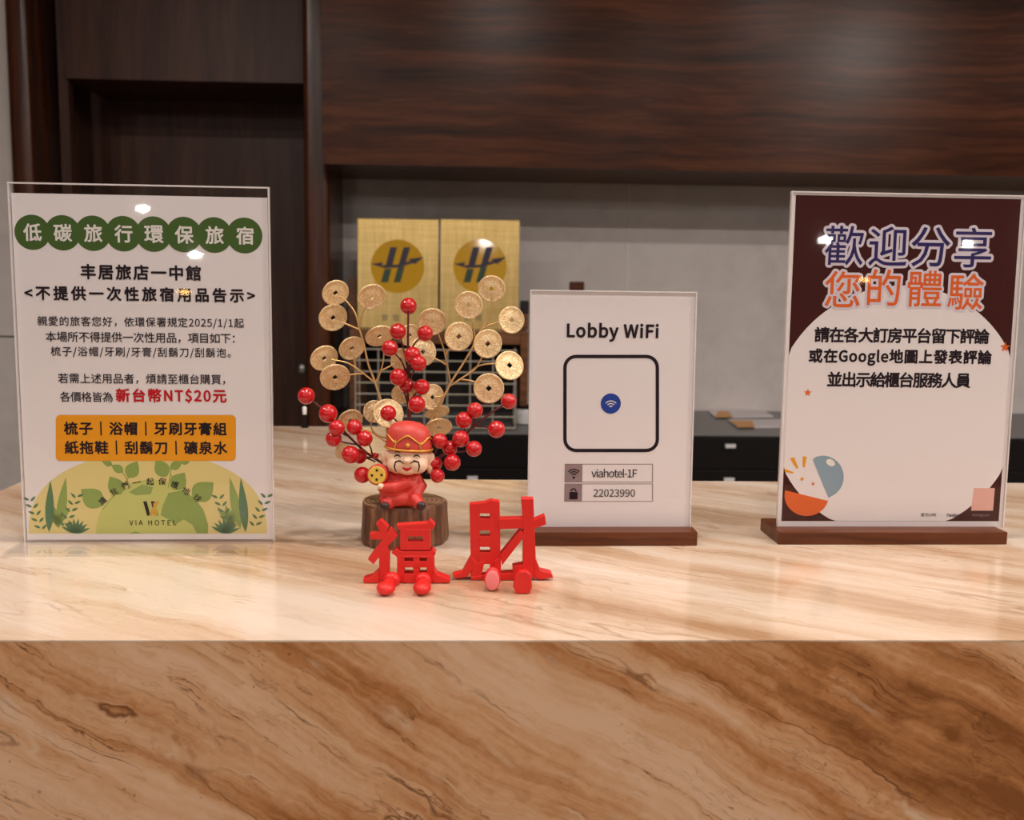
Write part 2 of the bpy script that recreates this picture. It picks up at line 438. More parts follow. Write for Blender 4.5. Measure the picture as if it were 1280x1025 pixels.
# ------------------------------------------------------------------ the setting
X0, X1, Y0 = -4.0, 4.5, -6.2
BACK = 3.53; BEAM = 3.1; DOORY = 3.70; PANEL = 3.32; JAMB = 3.2
struct('floor', MB().span((X0, Y0, -.05), (X1, 3.9, 0)), M_floor)
struct('ceiling', MB().span((X0, Y0, CEIL), (X1, 3.9, CEIL + .05)), M_ceil)
struct('wall_front', MB().span((X0, Y0 - .05, 0), (X1, Y0, CEIL)), M_lobby)
struct('wall_right', MB().span((X1, Y0, 0), (X1 + .05, 3.9, CEIL)), M_lobby)
struct('wall_left', MB().span((X0 - .05, Y0, 0), (X0, 3.9, CEIL)), M_lobby)
colx0 = P(380, 300, JAMB).x; colx1 = P(412, 300, JAMB).x
jx0 = P(8, 110, JAMB).x; jx1 = P(37, 110, JAMB).x
wb = MB().span((colx0, BACK, 0), (X1, BACK + .06, CEIL))
struct('wall_back', wb, M_wall, 'pale grey stone wall behind the worktop')
struct('trim_1', MB().span((P(785, 300, BACK).x - .0025, BACK - .002, .85), (P(785, 300, BACK).x + .0025, BACK, CEIL)), M_joint, 'thin upright tile joint on the stone wall')
struct('wall_side', MB().span((X0, JAMB + .02, 0), (jx0 + .01, JAMB + .08, CEIL)), M_wall, 'pale stone wall strip left of the dark doorway')
jz = P(20, 232, JAMB + .02).z
struct('trim_2', MB().span((X0, JAMB + .018, P(5, 421, JAMB).z - .002), (jx0, JAMB + .0205, P(5, 421, JAMB).z + .002)), M_dark, 'thin level joint on the stone strip')
def rounded_post(x0, x1, y0, y1, name, label):
    b = MB(); r = .018; pts = []
    for cx, cy, a in ((x0 + r, y0 + r, 180), (x1 - r, y0 + r, 270)):
        for i in range(6): t = R(a + 18 * i); pts.append(Vector((cx + r * math.cos(t), cy + r * math.sin(t), 0)))
    pts += [Vector((x1, y1, 0)), Vector((x0, y1, 0))]
    b.prism(pts, Vector((0, 0, CEIL)))
    o = obj(name, b, M_trim, smooth=35); return tag(o, label, kind='structure')
rounded_post(jx0, jx1, JAMB, JAMB + .12, 'trim_3', 'brown wooden door jamb at the left edge')
rounded_post(colx0, colx1, JAMB, BACK + .3, 'trim_4', 'brown wooden post between doorway and stone wall')
# doorway: side lining, upper panel, door
struct('trim_5', MB().span((jx1 - .02, JAMB + .12, 0), (jx1, 3.9, CEIL)).span((colx0, BACK + .3, 0), (colx0 + .05, 3.9, CEIL)), M_door, 'dark lining inside the doorway')
pz = P(230, 101, PANEL).z
pxl = P(80, 50, PANEL).x
struct('trim_6', MB().span((pxl, PANEL, pz), (colx0, DOORY, CEIL)).span((pxl - .03, PANEL + .02, 0), (pxl, PANEL + .06, CEIL)), M_door, 'flat dark veneer panel above the door')
dr = struct('door_1', MB().span((jx1, DOORY, 0), (colx0 + .02, DOORY + .04, pz + .1)), M_door, 'dark wooden door set back in the doorway')
lk = P(378, 461, DOORY)
tag(obj('door_lock', MB().lathe((lk.x, DOORY, lk.z), [(.021, 0), (.021, .006), (.017, .01), (.014, .008), (.013, .004), (.010, .012), (.004, .013)], 28, 'Y'), M_chrome, dr, 40), 'round chrome lock')
bz = P(850, 213, BEAM).z
struct('trim_7', MB().span((colx1 - .005, BEAM, bz), (X1, BACK, CEIL)), M_beam, 'wide dark wooden fascia hanging above the stone wall')

# ceiling lamps and the added fill row (all out of frame)
for i, ((lx, ly), watt) in enumerate(LAMPS):
    t = thing('ceiling_or_fill_light', (lx, ly, CEIL), 'unseen round ceiling light, from the lobby or the added fill row', 'ceiling light', 'recessed ceiling lights')
    obj('trim_ring', MB().lathe((lx, ly, CEIL), [(.075, 0), (.075, -.006), (.06, -.008), (.058, -.001), (.058, 0)], 32), M_lampring, t, 40)
    obj('diffuser', MB().lathe((lx, ly, CEIL), [(.056, -.001), (.056, -.003)], 32), M_lamp, t)
    ld = bpy.data.lights.new('lamp_glow', 'AREA'); ld.shape = 'DISK'; ld.size = .11; ld.energy = watt; ld.color = LIGHT_COLOR
    lo = bpy.data.objects.new('lamp_glow', ld); COL.objects.link(lo); lo.parent = t; lo.location = (0, 0, -.012)

for x, z, m_, tint in ((-2.09, 1.739, M_wlamp, 'white'), (-1.71, 1.402, M_wlamp, 'white'), (3.01, 1.75, M_wlamp, 'white'), (4.18, 1.738, M_wlamp, 'white'), (-1.80, 1.125, M_alamp, 'amber'), (3.35, 1.44, M_alamp, 'amber')):  # unseen lamps added where the acrylic signs mirror them as glints
    t = thing('glint_lamp', (x, Y0, z), 'small oval %s lamp, unseen, added on the far wall for glints on the signs' % tint, 'glint lamp', '%s glint lamps' % tint)
    obj('backplate', MB().ball((x, Y0 + .012, z), (.06, .012, .034), 24, 12), M_lampring, t, 180)
    obj('glass', MB().ball((x, Y0 + .02, z), (.046, .018, .02), 24, 12), m_, t, 180)

# ------------------------------------------------------------------ reception counter
YF, YB, YB2 = .634, 1.18, PZ(400, 533, 0).y
XL = -.506; XS = -.082; XR = 1.35
ct = thing('reception_counter', (.2, .9, 0), 'long reception counter of polished veined beige and brown stone', 'counter')
L = [(XL, YF - .0001), (XR, YF - .0001), (XR, YB), (XS, YB), (XS, YB2), (XL, YB2)]
obj('stone_top', MB().prism([Vector((x, y, TOP - .0012)) for x, y in L], Vector((0, 0, .0012))), M_top, ct)
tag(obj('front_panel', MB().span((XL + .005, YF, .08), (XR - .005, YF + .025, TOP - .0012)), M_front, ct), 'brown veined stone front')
obj('plinth', MB().span((XL + .03, YF + .03, 0), (XR - .03, YB - .05, .08)), M_dark, ct)
obj('body', MB().span((XL + .005, YF + .025, .08), (XR - .005, YB - .02, TOP - .0012)).span((XL + .005, YB - .02, .0), (XS - .01, YB2 - .01, TOP - .0012)), M_dark, ct)

# ------------------------------------------------------------------ notice in a clear acrylic stand (left)
def rim(sh, u0, u1, v0, v1, t, e=.0012, sides='tlr'):
    b = MB()
    if 't' in sides:
        q = sh.slab(u0, u1, v1 - e, v1, -t, t); b.add(q.v, q.f)
    if 'l' in sides:
        q = sh.slab(u0, u0 + e, v0, v1 - e, -t, t); b.add(q.v, q.f)
    if 'r' in sides:
        q = sh.slab(u1 - e, u1, v0, v1 - e, -t, t); b.add(q.v, q.f)
    return b
base = Vector((-.2791, .8827, TOP + .0001))
W, H = .214, .3064
sh = Sheet(base, .0269, -.0049)
A = thing('acrylic_notice_stand', base, 'clear acrylic stand with a green and white Chinese notice at the left', 'sign')
obj('acrylic_panel', sh.slab(-W / 2 + .0012, W / 2 - .0012, .001, H - .0012, -.002, .002), M_acry, A)
obj('panel_edge', rim(sh, -W / 2, W / 2, 0, H, .002), M_edge, A)
fb = MB(); hn = Vector((math.sin(.0269), -math.cos(.0269), 0))
fp = [base + sh.u * a + hn * b for a, b in ((-W / 2, .0025), (W / 2, .0025), (W / 2, .048), (-W / 2, .048))]
obj('acrylic_foot', fb.prism(fp, Vector((0, 0, .0025))), M_acry, A)
ps = obj('poster', sh.slab(-W / 2 + .002, W / 2 - .0018, .0022, H - .0088, -.0002, 0), M_paper, A)
b = MB()
for i in range(8): sh.ell(b, 40.5 + (305.7 - 40.5) * i / 7, 290.4 + 4 * i / 7, 22.4, k=1 + .15 * i)
obj('heading_discs', b, M_green, ps)
b = MB()
for i, c in enumerate('低碳旅行環保旅宿'):
    x = 40.7 + (306.3 - 40.7) * i / 7; y = 290.4 + 4.2 * i / 7
    sh.text(b, c, x - 11, x + 11, y, 21.5, 4, .024)
obj('heading_text', b, M_lettering, ps)
b = MB()
sh.text(b, '丰居旅店一中館', 101.7, 251, 340.5, 18.5, 4, .03)
sh.text(b, '<不提供一次性旅宿用品告示>', 32.3, 319.4, 367.7, 17.5, 4, .03)
sh.text(b, '親愛的旅客您好，依環保署規定2025/1/1起', 48, 305.7, 403, 13.3, 4, .007)
sh.text(b, '本場所不得提供一次性用品，項目如下：', 58, 294, 422, 13.3, 4, .007)
sh.text(b, '梳子/浴帽/牙刷/牙膏/刮鬍刀/刮鬍泡。', 64.5, 289, 440.5, 13.3, 4, .007)
sh.text(b, '若需上述用品者，煩請至櫃台購買，', 73.3, 282, 473.6, 13, 4, .007)
sh.text(b, '各價格皆為', 75.2, 141, 496, 13, 4, .007)
sh.text(b, '梳子｜浴帽｜牙刷牙膏組', 81, 283.6, 535.7, 17.5, 4, .028)
sh.text(b, '紙拖鞋｜刮鬍刀｜礦泉水', 82, 284.4, 559.5, 17.5, 4, .028)
obj('body_text', b, M_ink, ps)
b = MB(); sh.text(b, '新台幣NT$20元', 145.7, 283, 494.7, 17.5, 4, .03)
obj('price_text', b, M_red, ps)
b = MB(); sh.rrect(b, 69.9, 518.7, 294.8, 576, 5.5, 3)
obj('item_box', b, M_orange, ps)
def C2(x, y): return x / 3.657, 440 + y / 3.657       # readings taken from an enlarged view of the notice
b = MB(); pts = []
for i in range(41):
    t = math.pi * i / 40; x = 676 + 545 * math.cos(t) * (1 if abs(math.cos(t)) < .9 else 1); y = 830 - 372 * abs(math.sin(t)) ** .8
    pts.append(C2(x, y))
sh.poly(b, pts, 1); obj('yellow_arch', b, M_yell, ps)
b = MB(); b2 = MB()
gx, gy = C2(697, 830); gr = 70
sh.ell(b, gx, gy, gr, k=1.8, a0=0, a1=180); obj('globe', b, M_globe, ps)
def blob(pts, k): sh.poly(b2, [C2(*p) for p in pts], k)
blob([(745, 700), (770, 645), (830, 632), (885, 665), (930, 720), (952, 790), (950, 829), (900, 829), (880, 790), (840, 765), (800, 790), (770, 765), (735, 745)], 2.2)
blob([(585, 829), (620, 820), (650, 829)], 2.2); blob([(590, 640), (650, 605), (700, 618), (690, 650), (620, 655)], 2.2)
for x, y, ln, wd, a in ((420, 665, 34, 27, 140), (528, 610, 27, 21, 120), (607, 537, 25, 18, 60), (537, 532, 17, 11, 150), (490, 507, 14, 8, 160),
                        (930, 635, 34, 27, 40), (818, 590, 27, 21, 55), (738, 530, 26, 19, 120), (806, 517, 18, 11, 30), (850, 500, 13, 8, 20)):
    sh.leaf(b2, *C2(x, y), ln, wd, a, 2.5)
for (x0, y0, x1, y1) in ((470, 720, 600, 560), (600, 620, 545, 520), (770, 620, 785, 520), (900, 690, 780, 560)):
    p, q = C2(x0, y0), C2(x1, y1); nx, ny = (q[1] - p[1]), -(q[0] - p[0]); l = math.hypot(nx, ny); nx, ny = nx / l * .5, ny / l * .5
    sh.poly(b2, [(p[0] - nx, p[1] - ny), (q[0] - nx, q[1] - ny), (q[0] + nx, q[1] + ny), (p[0] + nx, p[1] + ny)][::-1], 2.4)
sh.leaf(b2, *C2(285, 690), 68, 12, 80, 2.6); sh.leaf(b2, *C2(1075, 690), 68, 12, 100, 2.6)
for x, y in ((262, 770), (1050, 770)):
    for a in (50, 75, 100, 125): sh.leaf(b2, *C2(x + 40 * math.cos(R(a)), y - 20), 30, 9, a, 2.8)
obj('green_leaves', b2, M_leafg, ps)
b = MB()
sh.leaf(b, *C2(228, 705), 68, 11, 86, 3); sh.leaf(b, *C2(1112, 700), 70, 11, 94, 3)
for cx, cy, mir in ((165, 740, -1), (322, 725, 1), (1028, 730, -1), (1190, 725, 1)):
    for i in range(5):
        yy = cy - 70 + i * 32
        for s2 in (-1, 1):
            sh.leaf(b, *C2(cx + mir * (30 - i * 13) + s2 * 17, yy), 9, 3.2, 90 - s2 * 55 + mir * -12, 3)
for cx in (345, 1030):
    if cx == 1030: obj('plant_spikes', b, M_leafd, ps); b = MB()
    for a in range(20, 171, 19): sh.leaf(b, *C2(cx + 36 * math.cos(R(a)), 828 - 34 * math.sin(R(a))), 20, 4.5, a, 3)
obj('dark_plants', b, M_leafd, ps)
b = MB()
for c, x, y in zip('讓我們一起保護地球', (470, 521, 572, 625, 687, 742, 800, 851, 903), (680, 640, 612, 596, 592, 592, 606, 634, 668)):
    px_, py_ = C2(x, y); ang = -math.atan2(x - 690, 850 - y) * .8
    sh.text(b, c, px_ - 4.5, px_ + 4.5, py_, 1.0 if c == '一' else 9, 4, .01, rot=ang)
sh.text(b, 'VIA HOTEL', *[C2(x, 0)[0] for x in (592, 806)], C2(0, 780)[1], 6.6, 4, .01)
for x in (655, 690): sh.poly(b, [C2(x, 682), C2(x + 16, 682), C2(x + 34, 748), C2(x + 18, 748)][::1], 4)
sh.poly(b, [C2(675, 735), C2(690, 735), C2(683, 750)], 4.2)
obj('slogan_and_name', b, M_ink, ps)
b = MB()
sh.poly(b, [C2(713, 682), C2(729, 682), C2(697, 748), C2(681, 748)], 4.4); sh.poly(b, [C2(700, 690), C2(710, 690), C2(722, 748), C2(708, 748)], 4.3)
obj('gold_logo', b, M_gold_p, ps)

# ------------------------------------------------------------------ sign with walnut base
def base_block(cx, cy, yaw, wd, df, db, h):
    u = Vector((math.cos(yaw), math.sin(yaw), 0)); n = Vector((math.sin(yaw), -math.cos(yaw), 0)); c = Vector((cx, cy, TOP + .0001))
    return MB().prism([c - u * wd / 2 + n * df, c + u * wd / 2 + n * df, c + u * wd / 2 - n * db, c - u * wd / 2 - n * db], Vector((0, 0, h)))
hb = .0125
bw = Vector((.1246, .8943, TOP + hb))
W, H = .1481, .2112
sh = Sheet(bw, .0233, .0309)
A = thing('wifi_sign', (.1246, .8943, TOP), 'small white lobby wifi sign on a brown wooden base', 'sign')
obj('wooden_base', base_block(.1246, .8943, .0233, .1518, .0201, .0201, hb), M_base, A, bevel=.0006)
obj('acrylic_panel', sh.slab(-W / 2 + .0012, W / 2 - .0012, -.003, H - .0012, -.002, .002), M_acry, A)
obj('panel_edge', rim(sh, -W / 2, W / 2, 0, H, .002), M_edge, A)
ps = obj('poster', sh.slab(-W / 2 + .0013, W / 2 - .0013, .0, H - .0013, -.0002, 0), M_paper, A)
b = MB()
sh.text(b, 'Lobby WiFi', 709.3, 822.7, 415.5, 22, 4, .03)
sh.text(b, 'viahotel-1F', 739.2, 796.4, 591.3, 10.8, 4, .004)
sh.text(b, '22023990', 741.8, 793.7, 616.2, 9.4, 4, .004)
obj('lettering', b, M_ink, ps)
def C5(x, y): return 640 + x / 2.928, 350 + y / 2.928
b = MB(); sh.rrect(b, 704, 443.4, 823.8, 565.2, 16, 2, hole=4.3)
obj('code_frame', b, M_ink, ps)
b = MB(); sh.ell(b, 763.4, 504.4, 12.6, k=2.5); obj('round_badge', b, M_blue, ps)
b = MB()
for r0, r1 in ((1.6, 3.0), (5.0, 6.2), (8.2, 9.4)): sh.ring(b, 763.4, 510, r0, r1, 42, 138, 4)
obj('wifi_symbol', b, M_lettering, ps)
b = MB(); sh.poly(b, [C5(193, 673), C5(258, 673), C5(257, 740), C5(192, 740)], 2); sh.poly(b, [C5(192, 745), C5(257, 745), C5(256, 811), C5(191, 811)], 2)
for y0, y1 in ((673, 740), (745, 811)):
    for q in ((192, y0, 516, y0 + 2), (192, y1 - 2, 515, y1), (513, y0, 516, y1)):
        sh.poly(b, [C5(q[0], q[1]), C5(q[2], q[1]), C5(q[2], q[3]), C5(q[0], q[3])], 2)
obj('field_boxes', b, M_mauve, ps)
b = MB(); wx, wy = C5(226, 723)
for r0, r1 in ((3, 4.4), (5.8, 7.2), (8.6, 10)): sh.ring(b, wx, wy - 1, r0, r1, 42, 138, 4)
sh.ell(b, wx, wy, 1.5, k=4)
lx, ly = C5(225, 786); sh.rrect(b, lx - 5.2, ly - 3.6, lx + 5.2, ly + 5.6, 1, 4); sh.ring(b, lx, ly - 4.4, 2.3, 3.9, 0, 180, 4)
obj('field_icons', b, M_ink, ps)

hb = .0114
bw = Vector((.3861, .9047, TOP + hb))
W, H = .213, .3014
sh = Sheet(bw, .016, .0057)
A = thing('review_sign', (.3861, .9047, TOP), 'large maroon and white Chinese review sign on a brown wooden base', 'sign')
obj('wooden_base', base_block(.3801, .9047, .016, .2105, .0219, .0333, hb), M_base, A, bevel=.0006)
obj('acrylic_panel', sh.slab(-W / 2 + .0012, W / 2 - .0012, -.003, H - .0012, -.002, .002), M_acry, A)
obj('panel_edge', rim(sh, -W / 2, W / 2, 0, H, .002), M_edge, A)
ps = obj('poster', sh.slab(-W / 2 + .0013, W / 2 - .0013, .0, H - .0013, -.0002, 0), M_paper, A)
def C6(x, y): return 940 + x / 3.765, 230 + y / 3.765
def C7(x, y): return 940 + x / 3.765, 460 + y / 3.765
q0 = sh.uv(*C6(213, 52)); q1 = sh.uv(*C7(1152, 721)); ql = (q0[0] + sh.uv(*C7(132, 715))[0]) / 2; qr = (q1[0] + sh.uv(*C6(1275, 70))[0]) / 2
qt = q0[1]; qb = q1[1]
b = MB(); sh.polyuv(b, [(ql, qb), (qr, qb), (qr, qt), (ql, qt)], 1); obj('maroon_ground', b, M_maroon, ps)
b = MB(); cu, cv = sh.uv(1121, 515); sc = sh.px(1121, 515); pts = []
for i in range(96):
    t = 2 * math.pi * i / 96; pts.append((min(max(cu + 155.5 * sc * math.cos(t), ql), qr), max(cv + 153.5 * sc * math.sin(t), qb)))
sh.polyuv(b, pts, 2); obj('white_disc', b, M_paper, ps)
b = MB(); b2 = MB(); b3 = MB()
for c, x in zip('歡迎分享', (433, 640, 840, 1040)):
    p = C6(x, 290 + (x - 433) * .016); sh.text(b, c, p[0] - 23, p[0] + 23, p[1], 47.5, 3, .07); sh.text(b2, c, p[0] - 23, p[0] + 23, p[1], 47.5, 5, .005)
for c, x, y in zip('您的體驗', (425, 620, 812, 1005), (495, 487, 493, 507)):
    p = C6(x, y); sh.text(b, c, p[0] - 21, p[0] + 21, p[1], 43.5, 3.3, .07); sh.text(b3, c, p[0] - 21, p[0] + 21, p[1], 43.5, 5, .006)
obj('title_outline', b, M_lav, ps); obj('title_text', b2, M_navy, ps); obj('subtitle_text', b3, M_org2, ps)
b = MB()
sh.text(b, '請在各大訂房平台留下評論', 1019, 1236.7, 419.3, 18, 4, .03)
sh.text(b, '或在Google地圖上發表評論', 1012, 1239.6, 447, 19.5, 4, .03)
sh.text(b, '並出示給櫃台服務人員', 1034.8, 1213, 474.8, 18, 4, .03)
sh.text(b, '官方LINE', 1151, 1170, 643.3, 4.4, 4, .01)
sh.text(b, 'Facebook', 1183.5, 1203, 643.5, 4.4, 4, .01)
obj('body_text', b, M_ink, ps)
b = MB(); sh.text(b, 'Instagram', 1215, 1236.5, 644, 4.6, 4, .0); obj('caption', b, M_mauve, ps)
b = MB(); sh.poly(b, [C7(1043, 565), C7(1142, 565), C7(1133, 671), C7(1030, 671)], 3); obj('pink_square', b, M_pink, ps)
b = MB()
sh.poly(b, [C7(155 + (358 - 155) * 1, 625)] + [C7(256.5 + 104 * math.cos(R(14 + a)), 600 + 96 * math.sin(R(14 + a))) for a in range(4, 180, 8)] + [C7(155, 575)], 4)
obj('orange_bowl', b, M_org2, ps); b = MB()
def star(mb, x, y, r, k=4):
    sc = sh.px(x, y); u, v = sh.uv(x, y)
    sh.polyuv(mb, [(u + sc * (r if i % 2 == 0 else r * .42) * math.cos(R(90 + 36 * i)), v + sc * (r if i % 2 == 0 else r * .42) * math.sin(R(90 + 36 * i))) for i in range(10)], k)
for q, z in ((C6(1190, 768), 6.5), (C7(262, 116), 5), (C7(287, 545), 2.6)):
    b = MB(); star(b, *q, z); obj('star', b, M_org2, ps)
b = MB(); sh.poly(b, [C7(285, 430), C7(300, 418)] + [C7(333 + 98 * math.cos(R(a)), 512 + 100 * math.sin(R(a))) for a in range(-98, 72, 8)] + [C7(360, 612)], 4)
obj('blue_half_disc', b, M_bluegrey, ps)
b = MB(); sh.ell(b, *C7(369, 445), 6, 4, -30, 5); obj('white_spot', b, M_lettering, ps)
b = MB()
for q in (((178, 425), (197, 420), (218, 470), (210, 473)), ((238, 415), (257, 418), (248, 467), (238, 466)), ((150, 473), (154, 488), (193, 496), (194, 490))):
    sh.poly(b, [C7(*p) for p in q][::1], 4)
sh.ell(b, *C7(235, 522), 2, k=4)
obj('yellow_rays', b, M_orange, ps)

# ------------------------------------------------------------------ log with gold coin sprigs and red berry sprigs
D = .893
lc = Vector((P(505, 640, D).x, D, TOP)); LR = 54 * D / F; LH = .0365
T = thing('fortune_tree_ornament', lc, 'bark log ornament with gold coin branches and red berry sprigs', 'ornament')
b = MB(); n = 72; prof = [(1.0, .0003), (1.03, .004), (1.01, .015), (.99, .027), (.99, LH - .003), (.96, LH)]
rr = [1 + .025 * math.sin(5 * 2 * math.pi * k / n + 1) + .018 * math.sin(11 * 2 * math.pi * k / n) + random.uniform(-.012, .012) for k in range(n)]
vs = []; fs = []
for r_, z in prof:
    for k in range(n):
        q = 2 * math.pi * k / n; rad = LR * r_ * (1 + (rr[k] - 1) * (1 if z < LH - .001 else .6))
        vs.append(lc + Vector((rad * math.cos(q), rad * math.sin(q), z)))
for i in range(len(prof) - 1):
    for k in range(n): fs.append((i * n + k, i * n + (k + 1) % n, (i + 1) * n + (k + 1) % n, (i + 1) * n + k))
fs.append(tuple(reversed(range(n)))); b.add(vs, fs)
lg = obj('log', b, M_bark, T, 60)
b = MB(); b.add([v for v in vs[-n:]], [tuple(range(n))]); obj('cut_end', b, M_rings, lg)

def S3(x, y): return 360 + x / 3.944, 330 + y / 3.944   # readings from an enlarged view of the ornament
def coin_mesh():
    n = 32; prof = [(1.0, -.045), (1.0, .045), (.97, .07), (.90, .07), (.86, .045), (.62, .045), (.58, .052), (.36, .052), (.32, .06)]
    vs = []; fs = []
    for sgn in (1, -1):
        rows = prof if sgn == 1 else prof[1:]
        for r_, z in rows:
            for k in range(n): q = 2 * math.pi * (k + .5) / n; vs.append((r_ * math.cos(q), r_ * math.sin(q), z * sgn))
    for h in (.05, -.05):
        for sq, zz in ((.20, 1), (.15, 1)):
            for k in range(n):
                q = 2 * math.pi * (k + .5) / n; c, s_ = math.cos(q), math.sin(q); mx = max(abs(c), abs(s_))
                vs.append((sq * c / mx, sq * s_ / mx, h * zz))
    P1 = len(prof)
    def row(i): return [i * n + k for k in range(n)]
    def join(a, b_, fl=False):
        for k in range(n):
            f = (a[k], a[(k + 1) % n], b_[(k + 1) % n], b_[k]); fs.append(f if not fl else tuple(reversed(f)))
    for i in range(P1 - 1): join(row(i), row(i + 1))
    off = P1
    join(row(off), row(0))
    for i in range(off, off + P1 - 2): join(row(i), row(i + 1), True)
    fr0 = off + P1 - 1
    join(row(P1 - 1), row(fr0)); join(row(fr0), row(fr0 + 1))
    join(row(off + P1 - 2), row(fr0 + 2), True); join(row(fr0 + 2), row(fr0 + 3), True)
    join(row(fr0 + 1), row(fr0 + 3))
    mb = MB(); mb.add(vs, fs); return meshof('coin', mb, Vector((0, 0, 0)), M_gold, 40)
CM = coin_mesh()
def place(me, name, parent, pos, q, s):
    o = bpy.data.objects.new(name, me); COL.objects.link(o); o.parent = parent
    o.matrix_local = Matrix.Translation(pos - ORG[parent.name]) @ q.to_matrix().to_4x4() @ Matrix.Diagonal((s, s, s, 1))
    ORG[o.name] = ORG[parent.name]; return o
def coin(parent, x, y, r, ratio, ang, d, hole=None):
    px_, py_ = S3(x, y); pos = P(px_, py_, d); rad = r / 3.944 * d / F
    view = (CAM - pos).normalized(); a = R(ang)
    ax = (RT * math.cos(a) + UP * math.sin(a))                   # long axis of the foreshortened disc
    tilt = math.acos(min(ratio, .999)); nrm = Matrix.Rotation(tilt, 3, ax) @ view
    x_ = (UP - nrm * UP.dot(nrm)).normalized(); y_ = nrm.cross(x_)
    m = Matrix((x_, y_, nrm)).transposed(); spin = Matrix.Rotation(R(45 if hole is None else hole), 3, 'Z')
    place(CM, 'coin', parent, pos, (m @ spin).to_quaternion(), rad)
    return pos
def path(pts, d0, d1, r0, r1, mb):
    k = len(pts); q = []
    for i, p in enumerate(pts): q.append(P(*S3(*p), d0 + (d1 - d0) * i / max(k - 1, 1)))
    # smooth the polyline
    out = []
    for i in range(len(q) - 1):
        a = q[max(i - 1, 0)]; b_ = q[i]; c = q[i + 1]; e = q[min(i + 2, len(q) - 1)]
        for j in range(5):
            t = j / 5; out.append(.5 * ((2 * b_) + (c - a) * t + (2 * a - 5 * b_ + 4 * c - e) * t * t + (3 * b_ - a - 3 * c + e) * t ** 3))
    out.append(q[-1]); n_ = len(out)
    mb.tube(out, [r0 + (r1 - r0) * i / (n_ - 1) for i in range(n_)], 8)
GS = [  # stems and coins of each gold sprig: (points), then (x, y, r, ratio, angle, depth)
    ('left', [[(560, 1040), (500, 830), (460, 680), (430, 585), (395, 490), (375, 400), (352, 320)], [(352, 320), (330, 240), (285, 180), (255, 160)], [(352, 320), (365, 255), (390, 200)],
              [(352, 322), (310, 305), (262, 285)], [(430, 585), (340, 515), (285, 485), (215, 472)], [(332, 512), (328, 480), (320, 450)], [(372, 540), (330, 543), (275, 550)],
              [(435, 580), (460, 520), (472, 455), (468, 400)], [(460, 525), (490, 510), (530, 490)]],
     [(234, 142, 67, .86, 35, .905), (412, 162, 70, .82, 30, .907), (222, 264, 71, .88, 30, .912), (315, 415, 66, .78, 30, .91), (178, 464, 70, .8, 30, .906), (232, 558, 74, .83, 10, .902),
      (450, 355, 70, .66, 15, .915), (600, 350, 56, .8, 60, .925), (556, 470, 56, .85, 60, .92)]),
    ('right', [[(640, 1040), (660, 860), (705, 770), (775, 640), (812, 570), (870, 480), (915, 400), (950, 325)], [(950, 325), (990, 270), (1004, 200), (1003, 160)], [(950, 325), (1000, 298), (1060, 282)],
               [(925, 380), (915, 310), (900, 260)], [(800, 580), (785, 500), (768, 420), (742, 345)], [(776, 450), (790, 425), (815, 395)], [(778, 495), (750, 478), (700, 455)],
               [(800, 600), (860, 560), (920, 520), (950, 470), (965, 440)], [(890, 540), (940, 502), (1000, 492), (1050, 495)], [(850, 568), (900, 575), (950, 590)], [(775, 645), (745, 655), (720, 655)], [(745, 690), (725, 745), (735, 790)], [(760, 660), (745, 700), (735, 725)]],
     [(710, 285, 71, .92, 20, .905), (842, 357, 73, .93, 60, .9), (890, 203, 70, .97, 0, .9), (1003, 123, 68, .96, 0, .905), (1102, 276, 67, .94, 100, .903), (985, 393, 73, .94, 60, .898),
      (1092, 500, 73, .93, 120, .894), (990, 613, 76, .98, 0, .89), (665, 432, 71, .9, 110, .91), (712, 657, 66, .85, 80, .905), (735, 730, 62, .45, 10, .915), (742, 806, 68, .62, 8, .91), (570, 636, 62, .8, 20, .92)]),
    ('low', [[(600, 1050), (540, 950), (490, 840), (492, 770)], [(500, 860), (440, 845), (408, 800), (425, 750)], [(520, 905), (420, 835), (340, 800), (310, 780)], [(540, 960), (400, 930), (275, 925)]],
     [(307, 772, 64, .78, 25, .9), (425, 727, 56, .95, 80, .91), (495, 737, 76, .93, 150, .9), (268, 920, 42, .85, 60, .9)])]
for nm, stems, coins in GS:
    b = MB()
    for i, s_ in enumerate(stems):
        sx = s_[0]; path(s_, .905, .903, .0011 if i == 0 else .0008, .0008 if i == 0 else .0006, b)
    sp = tag(obj('coin_sprig', b, M_goldstem, T, 60), 'gold wire sprig with round coins')
    for c in coins: coin(sp, c[0], c[1], c[2], c[3], c[4], c[5])
BM = meshof('berry', MB().ball((0, 0, 0), 1, 24, 14), Vector((0, 0, 0)), M_berry, 180, weld=True)
